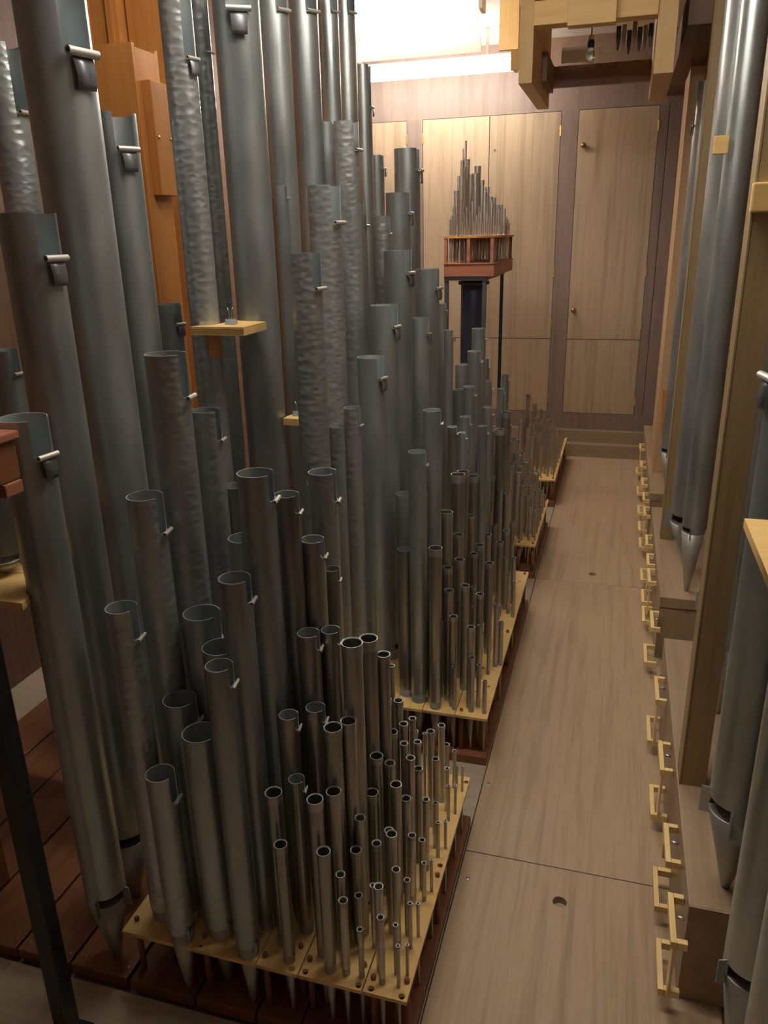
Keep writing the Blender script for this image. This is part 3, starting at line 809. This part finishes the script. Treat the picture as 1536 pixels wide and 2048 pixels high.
for yy in (2.345, 2.415):
    q = link('cap_screw', lathe_me('cap_screw', [(0, .0035), (.005, .003), (.006, 0), (0, 0)], 12), M_BRASS, wp, Vector((-1.3948, yy, 2.05)) - wp.location, (0, R(90), 0))
wood_pipe('wooden_pipe', -1.80, -1.665, 2.62, 2.78, TOE, 2.95, M_ORANGE, 'tall square orange-brown wooden pipe with two raised edge strips')
wood_pipe('wooden_pipe', -1.655, -1.46, 2.66, 2.86, TOE, 2.98, M_ORANGE, 'widest square orange-brown wooden pipe behind the slotted bass pipe')
wood_pipe('wooden_pipe', -1.86, -1.70, 2.42, 2.60, TOE, 1.98, M_ORANGE, 'square wooden pipe behind the hammered pipe by the side wall')
box('edge_strip', (-1.785, 2.608, TOE), (-1.765, 2.6195, 2.95), M_ORANGE, bpy.data.objects['wooden_pipe.001'])
box('edge_strip', (-1.70, 2.608, TOE), (-1.68, 2.6195, 2.95), M_ORANGE, bpy.data.objects['wooden_pipe.001'])

# ------------------------------------------------------------------ raised treble chest on posts
PX0, PX1, PY0, PY1 = -1.071, -.757, 5.0, 5.86
r = empty('raised_chest', ((PX0 + PX1) / 2, PY0, 1.5), 'small red-brown raised wind chest with open posts full of tiny pipes', 'wind chest')
box('base_box', (PX0, PY0, 1.50), (PX1, PY1, 1.572), M_RED, r, .003)
box('base_lip', (PX0 - .004, PY0 - .006, 1.5725), (PX1 + .004, PY1 + .004, 1.580), M_RED, r, .002)
zR = 1.738
minis = [tuple(map(float, q.split(','))) for q in '''-1.0507,5.5808,2.3273,0.0070 -1.0466,5.4702,2.2701,0.0049 -1.0499,5.6116,2.2159,0.0214 -1.0500,5.4536,2.1996,0.0098 -1.0477,5.4966,2.1596,0.0198 -1.0039,5.7750,2.1835,0.0220 -1.0110,5.7309,2.1359,0.0206 -1.0384,5.7104,2.1310,0.0116 -1.0526,5.5406,2.0845,0.0226 -0.9998,5.6738,2.0660,0.0192 -0.9559,5.6859,2.0886,0.0141 -0.9152,5.6630,2.0435,0.0140 -1.0525,5.2873,2.0089,0.0157 -1.0529,5.3596,2.1018,0.0085 -0.9280,5.6358,2.0098,0.0140 -1.0326,5.6463,1.9995,0.0149 -1.0498,5.4283,1.9573,0.0129 -1.0012,5.5762,1.9534,0.0122 -1.0525,5.2189,1.9129,0.0101 -1.0228,5.4749,1.9138,0.0105 -0.8828,5.6128,1.9792,0.0114 -0.8580,5.6006,1.9732,0.0114 -0.8694,5.5641,1.9490,0.0106 -0.9462,5.5275,1.9198,0.0080 -0.8249,5.5397,1.9259,0.0113 -0.8017,5.5519,1.9278,0.0090 -0.8098,5.4909,1.9079,0.0112 -0.7731,5.4963,1.9000,0.0089 -1.0519,5.3409,1.8839,0.0088 -0.9911,5.4422,1.8842,0.0080 -0.9227,5.4666,1.8897,0.0080 -0.8766,5.4300,1.8807,0.0079 -0.9439,5.4178,1.8662,0.0069 -1.0147,5.3691,1.8581,0.0069 -1.0528,5.1506,1.8580,0.0066 -0.8559,5.3813,1.8563,0.0069 -0.8278,5.4056,1.8583,0.0069 -0.8012,5.3447,1.8452,0.0058 -0.8727,5.3203,1.8422,0.0058 -1.0527,5.2471,1.8414,0.0058 -0.9835,5.2959,1.8403,0.0058 -1.0522,5.0903,1.8351,0.0056 -0.9164,5.3325,1.8458,0.0058 -1.0035,5.2472,1.8266,0.0053 -0.9327,5.2594,1.8295,0.0053 -0.8703,5.2350,1.8187,0.0053 -0.7731,5.5968,1.8527,0.0061 -0.7734,5.6772,1.8347,0.0051 -0.7733,5.7496,1.8160,0.0047 -0.8156,5.2228,1.8172,0.0048 -0.9268,5.1741,1.8106,0.0047 -0.9055,5.1619,1.8100,0.0047 -0.8423,5.2106,1.8177,0.0048 -0.7731,5.5727,1.7955,0.0051 -0.7731,5.2953,1.7942,0.0058 -1.0476,5.1984,1.8182,0.0048 -0.8772,5.1497,1.8092,0.0042 -1.0397,5.0888,1.7995,0.0042 -1.0038,5.0766,1.7986,0.0042 -0.9800,5.0522,1.7935,0.0042 -0.9541,5.0644,1.7973,0.0042 -0.9260,5.0400,1.7922,0.0042 -0.7783,5.1375,1.7979,0.0042 -0.7735,5.4320,1.7995,0.0044'''.split()]
hs = [(x, y, foot_r_at(r_, zR, 1.5805, zR + .006) + .0005) for x, y, z, r_ in minis]
hs = [h for h in hs if PX0 - .004 + h[2] < h[0] - .0005 and h[0] + .0005 < PX1 + .006 - h[2] and PY0 + h[2] < h[1] < PY1 - h[2]]
o = holed_board('rack_board', PX0 - .004, PX1 + .006, PY0 - .004, PY1, zR - .012, zR, hs, M_ORANGE)
c = Vector(((PX0 + PX1) / 2, PY0, zR - .012))
for v in o.data.vertices: v.co -= c
o.parent = r; o.location = c - r.location
for x in (PX0 + .012, (PX0 + PX1) / 2 - .004, PX1 - .016):
    for y in (PY0 + .010, PY1 - .012):
        box('corner_post', (x - .010, y - .010, 1.5805), (x + .010, y + .010, zR - .0125), M_RED, r, .001)
minis.sort(key=lambda q: -q[2])
for i, (x, y, z, r_) in enumerate(minis):
    pipe('treble_pipe', x, y, z, r_, 1.5805, zR + .006, 'c' if r_ > .01 else '', 0, M_TIN, 'tiny bright metal pipe, %s tallest on the raised red-brown chest' % ordinal(i + 1), 'organ pipe', 'tiny pipes on the raised chest', detail=1)
# its stand: steel frame, posts, wind duct
r = empty('chest_stand', (-.9, 5.05, TOE), 'dark steel stand carrying the raised red-brown chest', 'stand')
box('top_plate', (PX0, PY0 + .01, 1.476), (PX1 - .05, PY1 - .02, 1.4995), M_DARKSTEEL, r)
for x, y in ((PX0 + .012, 5.03), (PX1 - .062, 5.03), (PX0 + .012, 5.80)):
    box('post', (x - .012, y - .012, TOE + .0006), (x + .012, y + .012, 1.4755), M_DARKSTEEL, r)
r2 = empty('black_prop', (-.735, 5.25, TOE), 'thin black post standing free under the edge of the raised chest', 'post')
box('post', (-.752, 5.235, TOE + .0045), (-.732, 5.255, 1.4995), M_BLACK, r2)
box('foot_plate', (-.77, 5.22, TOE), (-.714, 5.27, TOE + .004), M_BLACK, r2)
r = empty('wind_duct', (-.925, 5.25, TOE), 'dark blue-grey vertical wind duct under the raised chest', 'duct')
link('duct', lathe_me('duct', [(0, 0), (.083, 0), (.083, 1.40), (.075, 1.43), (0, 1.43)], 40), M_BLUE, r)
link('flange', lathe_me('flange', [(.0835, .0), (.100, 0), (.100, .02), (.0835, .02)], 40), M_DARKSTEEL, r, (0, 0, 1.41))
bass = bpy.data.objects['bass_wind_chest']
for a, b in ((-1.10, -.88), (-.876, -.664)):
    box('toeboard', (a, 4.76, -.003), (b, 6.38, TOE), M_TOE, bass, .003)

# ------------------------------------------------------------------ walkway-side chests on the other side, with pine brackets
ZT = .290
def side_chest(y0, y1, label):
    r = empty('side_chest', (.30, y0, -.0), label, 'wind chest', 'low walnut chests along the walkway')
    box('body', (WR + .002, y0, .0), (.62, y1, .245), M_CHEST, r, .002)
    box('lid', (WR + .001, y0 - .001, .2455), (.62, y1, ZT), M_CHEST, r, .002)
    e = box('end_strip', (WR + .002, y0 - .006, .246), (.62, y0 - .0015, ZT - .0005), M_CHEST, r)
    return r
side_chest(1.523, 2.82, 'low walnut wind chest with brown wood upright, third from the doors')
side_chest(3.19, 4.38, 'low walnut wind chest with walnut lid, second from the doors')
side_chest(4.63, 6.40, 'low walnut wind chest carrying the tan wooden pipes beside the doors')
# light-coloured sill at the end of the walkway boards
def u_bracket(y0, y1, z, depth, parent, name):
    """flat pine U: outer bar and two arms reaching back to the chest"""
    r = empty(name, (WR, (y0 + y1) / 2, z), None, None)
    return r
brk = []
up = [((1337, 1790), (1340, 1890)), ((1325, 1650), (1328, 1728)), ((1320, 1487), (1322, 1545)), ((1315, 1357), (1317, 1405)), ((1305, 1213), (1306, 1260)), ((1303, 1140), (1304, 1168)), ((1297, 1110), (1297, 1133)), ((1293, 1072), (1293, 1093)), ((1290, 1010), (1290, 1034)), ((1288, 980), (1288, 1003)), ((1286, 948), (1286, 972)), ((1284, 912), (1284, 936)), ((1285, 880), (1285, 900))]
def onx(x, y, X):
    d = ray(x, y); return CAM + d * (X / d.x)
ys = []
for a, b in up:
    pa = onz(a[0], a[1], .225); pb = onz(b[0], b[1], .225)
    ys.append((min(pa.y, pb.y), max(pa.y, pb.y)))
lo_ = [((1320, 1877), (1325, 1985)), ((1312, 1726), (1318, 1812)), ((1310, 1575), (1314, 1636)), ((1305, 1435), (1307, 1487)), ((1300, 1285), (1302, 1325))]
ylo = []
for a, b in lo_:
    pa = onz(a[0], a[1], .055); pb = onz(b[0], b[1], .055); ylo.append((min(pa.y, pb.y), max(pa.y, pb.y)))
for y0, y1 in ys[5:]: ylo.append((y0 - .06, y1 - .05))
prev = 0
XO = WR - .036
for i, ((a, b), (c, d)) in enumerate(zip(ys, ylo)):
    L = min(b - a, .17); a2 = max(a, prev + .02); b2 = a2 + max(.075, min(L, .16)); prev = b2
    if b2 > 6.40: break
    r = empty('pine_bracket_pair', (XO, a2, .0), 'pale pine bracket pair on the walnut chests, %s from the door wall' % ordinal(13 - i), 'bracket', 'pine brackets beside the walkway')
    for zz, (p, q) in ((.215, (a2, b2)), (.045, (min(c, a2 + .02), min(c, a2 + .02) + (b2 - a2)))):
        x_in = WR + .0005; xo = XO - (.012 if zz < .1 else 0)
        box('bar', (xo, p, zz), (xo + .013, q, zz + .020), M_BRACK, r, .0012)
        box('arm', (xo + .0135, p, zz), (x_in, p + .014, zz + .020), M_BRACK, r, .0012)
        box('arm', (xo + .0135, q - .014, zz), (x_in, q, zz + .020), M_BRACK, r, .0012)
    if i % 3 != 1:
        box('slat', (XO + .006, a2 + .002, .066), (XO + .0125, a2 + .038, .2145), M_BRACK, r, .0008)
    else:
        box('slat', (XO + .002, b2 - .040, .150), (XO + .0125, b2 - .004, .2145), M_BRACK, r, .0008)
    link('pin', lathe_me('pin', [(0, 0), (.004, 0), (.004, .018), (0, .018)], 10), M_STEEL, r, Vector((WR - .001, (a2 + b2) / 2, .235)) - r.location, (0, R(-90), 0))
# uprights
def upright(x0, x1, y0, y1, z0, label):
    r = empty('wooden_upright', ((x0 + x1) / 2, (y0 + y1) / 2, z0), label, 'post', 'wooden uprights of the pipe frame')
    box('plank', (x0 + .0055, y0, z0), (x1, y1, ZC - .002), M_POST, r, .001)
    box('edge_strip', (x0, y0 - .001, z0), (x0 + .005, y1, ZC - .002), M_POST, r, .001)
    return r
upright(.256, .325, 1.955, 2.03, ZT + .0005, 'brown wooden upright with thin edge strip on the third walnut chest')
upright(.278, .340, 3.878, 3.95, ZT + .0005, 'brown wooden upright with thin edge strip on the second walnut chest')
# pipes of that side
def rp(X, Y, zt, r_, z0, zb, s, az, mat, lab, **k):
    return pipe('side_pipe', X, Y, zt, r_, z0, zb, s, az, mat, lab, 'organ pipe', 'pipes on the walnut chests', az_m=k.get('am', -150), slot=k.get('slot'))
rp(.338, 1.60, 1.62, .062, ZT, .512, 'sf', 190, M_ZINC, 'thick grey pipe with slot and scroll before the brown upright', slot=.13)
rp(.358, 1.345, 2.25, .056, .0, .32, 's', 190, M_ZINC, 'thick grey pipe standing on the floor in front of the walnut chest', am=-120)
rp(.352, 1.12, 2.25, .050, .0, .30, 's', 190, M_ZINC, 'thick grey pipe on the floor at the open end of the walnut chests', am=-120)
rp(.375, 1.86, 2.4, .038, ZT, .50, 's', 190, M_ZINC, 'slim grey pipe right in front of the brown upright')
rp(.362, 3.28, 2.72, .046, ZT, .56, 's', 185, M_ZINC, 'shiny grey pipe, slimmer of two between the brown uprights')
rp(.372, 3.56, 2.72, .082, ZT, .50, 's', 185, M_ZINC, 'shiny thick grey pipe between the brown uprights')
rp(.395, 2.35, 2.72, .06, ZT, .54, 's', 185, M_ZINC, 'grey pipe directly behind the brown upright')
rp(.40, 2.62, 2.72, .06, ZT, .54, 's', 185, M_ZINC, 'grey pipe at the gap between two walnut chests')
rp(.345, 4.80, 2.46, .047, ZT, .50, 'sf', 170, M_ZINC, 'grey slotted pipe before the tan wooden pipes', slot=.2)
wood_pipe('wooden_pipe', .274, .350, 5.08, 5.50, ZT + .0005, 2.58, M_TANP, 'tan square wooden pipe on the walnut chest beside the doors')
wood_pipe('wooden_pipe', .325, .42, 5.56, 5.95, ZT + .0005, 2.88, M_TANP, 'taller tan wooden pipe in the corner by the door wall')
wpn = bpy.data.objects['wooden_pipe.004']
box('mouth_block', (.268, 5.12, 1.23), (.2735, 5.20, 1.27), M_SILV, wpn)
prism_pts = [(0, 0), (.035, 0), (.020, -.28), (.015, -.28)]
bm = bmesh.new(); fr = [bm.verts.new((x - .0, 0, z)) for x, z in prism_pts]; f = bm.faces.new(fr)
e = bmesh.ops.extrude_face_region(bm, geom=[f])
for v in [g for g in e['geom'] if isinstance(g, bmesh.types.BMVert)]: v.co.y = -.012
o = link('wedge', bm_mesh(bm, 'wedge'), M_ORANGE, wpn, Vector((.29, 5.079, .82)) - wpn.location)
# blocks and the shelf on that side
for (p, Y, par, sz) in (((1440, 290), 3.221, 'side_pipe.004', .05), ((1525, 395), 1.943, 'wooden_upright', .05), ((1352, 642), 5.066, 'wooden_pipe.004', .03)):
    q = ony(p[0], p[1], Y)
    box('pine_block', (q.x - sz * .45, Y - .012, q.z - sz * .6), (q.x + sz * .55, Y + .012, q.z + sz * .6), M_PINEX, bpy.data.objects[par], .004)
r = empty('side_shelf', (.43, 1.5, 0), 'pale pine rack shelf around the thick grey pipe on the floor', 'shelf')
o = holed_board('shelf', .250, .62, 1.20, 1.49, 1.225, 1.243, [(.358, 1.345, .0575)], M_PINEX, r); o.location = -r.location
box('support', (.575, 1.44, .0), (.61, 1.475, 1.2245), M_POST, r)
st('trim_2', (.63, Y0, -.02), (.66, Y1, ZC), M_WALLR)

# ------------------------------------------------------------------ overhead pine frame with a bare bulb
ZL = 2.40; YF, YB = 4.09, 4.95
r = empty('overhead_frame', (-.19, YF, ZL), 'pine and brown timber frame hanging overhead in front of the doors', 'frame')
for x0, x1 in ((-.528, -.466), (.066, .148)):
    box('leg_front', (x0, YF, ZL), (x1, YF + .012, 2.82), M_PINEZ, r, .001)
    box('leg_board', (x0, YF + .0125, ZL), (x1, YB, 2.82), M_PINEZ, r, .001)
box('front_beam', (-.4655, YF - .02, 2.625), (.0655, YF + .07, 2.72), M_PINEX, r, .002)
box('front_box', (-.312, YF - .09, 2.597), (-.107, YF - .0205, 2.86), M_PINEX, r, .002)
box('box_cap', (-.30, YF - .07, 2.8605), (-.12, YF - .0205, 2.90), M_PINEX, r, .002)
box('rear_beam', (-.4655, YB - .05, 2.50), (.0655, YB, 2.60), M_DARKW, r, .002)
box('top_board', (-.528, YF - .02, 2.8205), (.148, YB, 2.84), M_PINEX, r)
for hx in (-.50, .10):
    for hy in (4.2, 4.8): box('hanger', (hx - .02, hy, 2.8405), (hx + .02, hy + .04, ZC - .001), M_DARKW, r)
box('brace', (-.464, 4.5, 2.47), (-.44, 4.9, 2.60), M_DARKW, r)
box('white_card', (-.40, 4.86, 2.605), (-.24, 4.865, 2.68), M_WHITE, r)
for i in range(7):
    x = -.10 + i * .024
    link('hanging_foot', lathe_me('hanging_foot', [(0, 0), (.003, 0), (.011, .05), (.011, .10), (0, .10)], 10), M_FOOT if i % 2 else M_DARKSTEEL, r, Vector((x, 4.35 + (i % 3) * .05, 2.55 + (i % 2) * .015)) - r.location)
b = onz(1180, 128, 2.49)
b = ony(1180, 128, 4.30)
r = empty('light_bulb', (b.x, 4.30, b.z), 'small unlit glass bulb hanging under the overhead frame', 'bulb')
mg, tg, bg = nt('bulb_glass'); bg.inputs['Base Color'].default_value = (.85, .95, .9, 1); bg.inputs['Transmission Weight'].default_value = .9; bg.inputs['Roughness'].default_value = .05
link('glass', lathe_me('glass', [(0, 0), (.012, .003), (.021, .014), (.023, .028), (.020, .050), (.015, .066), (0, .0665)], 20), mg, r)
link('socket', lathe_me('socket', [(0, .067), (.015, .067), (.016, .09), (.012, .10), (0, .10)], 16), M_BLUE, r)
link('collar', lathe_me('collar', [(0, .1005), (.012, .1005), (.012, .118), (0, .118)], 16), M_BRASS, r)
link('cord', lathe_me('cord', [(0, .1185), (.003, .1185), (.003, 2.82 - b.z), (0, 2.82 - b.z)], 8), M_BLACK, r)
o = box('ceiling_beam', (.20, 4.3, 2.62), (.36, 6.38, 2.80), M_DARKW); tag(o, 'dark brown overhead beam running to the door wall', 'beam')
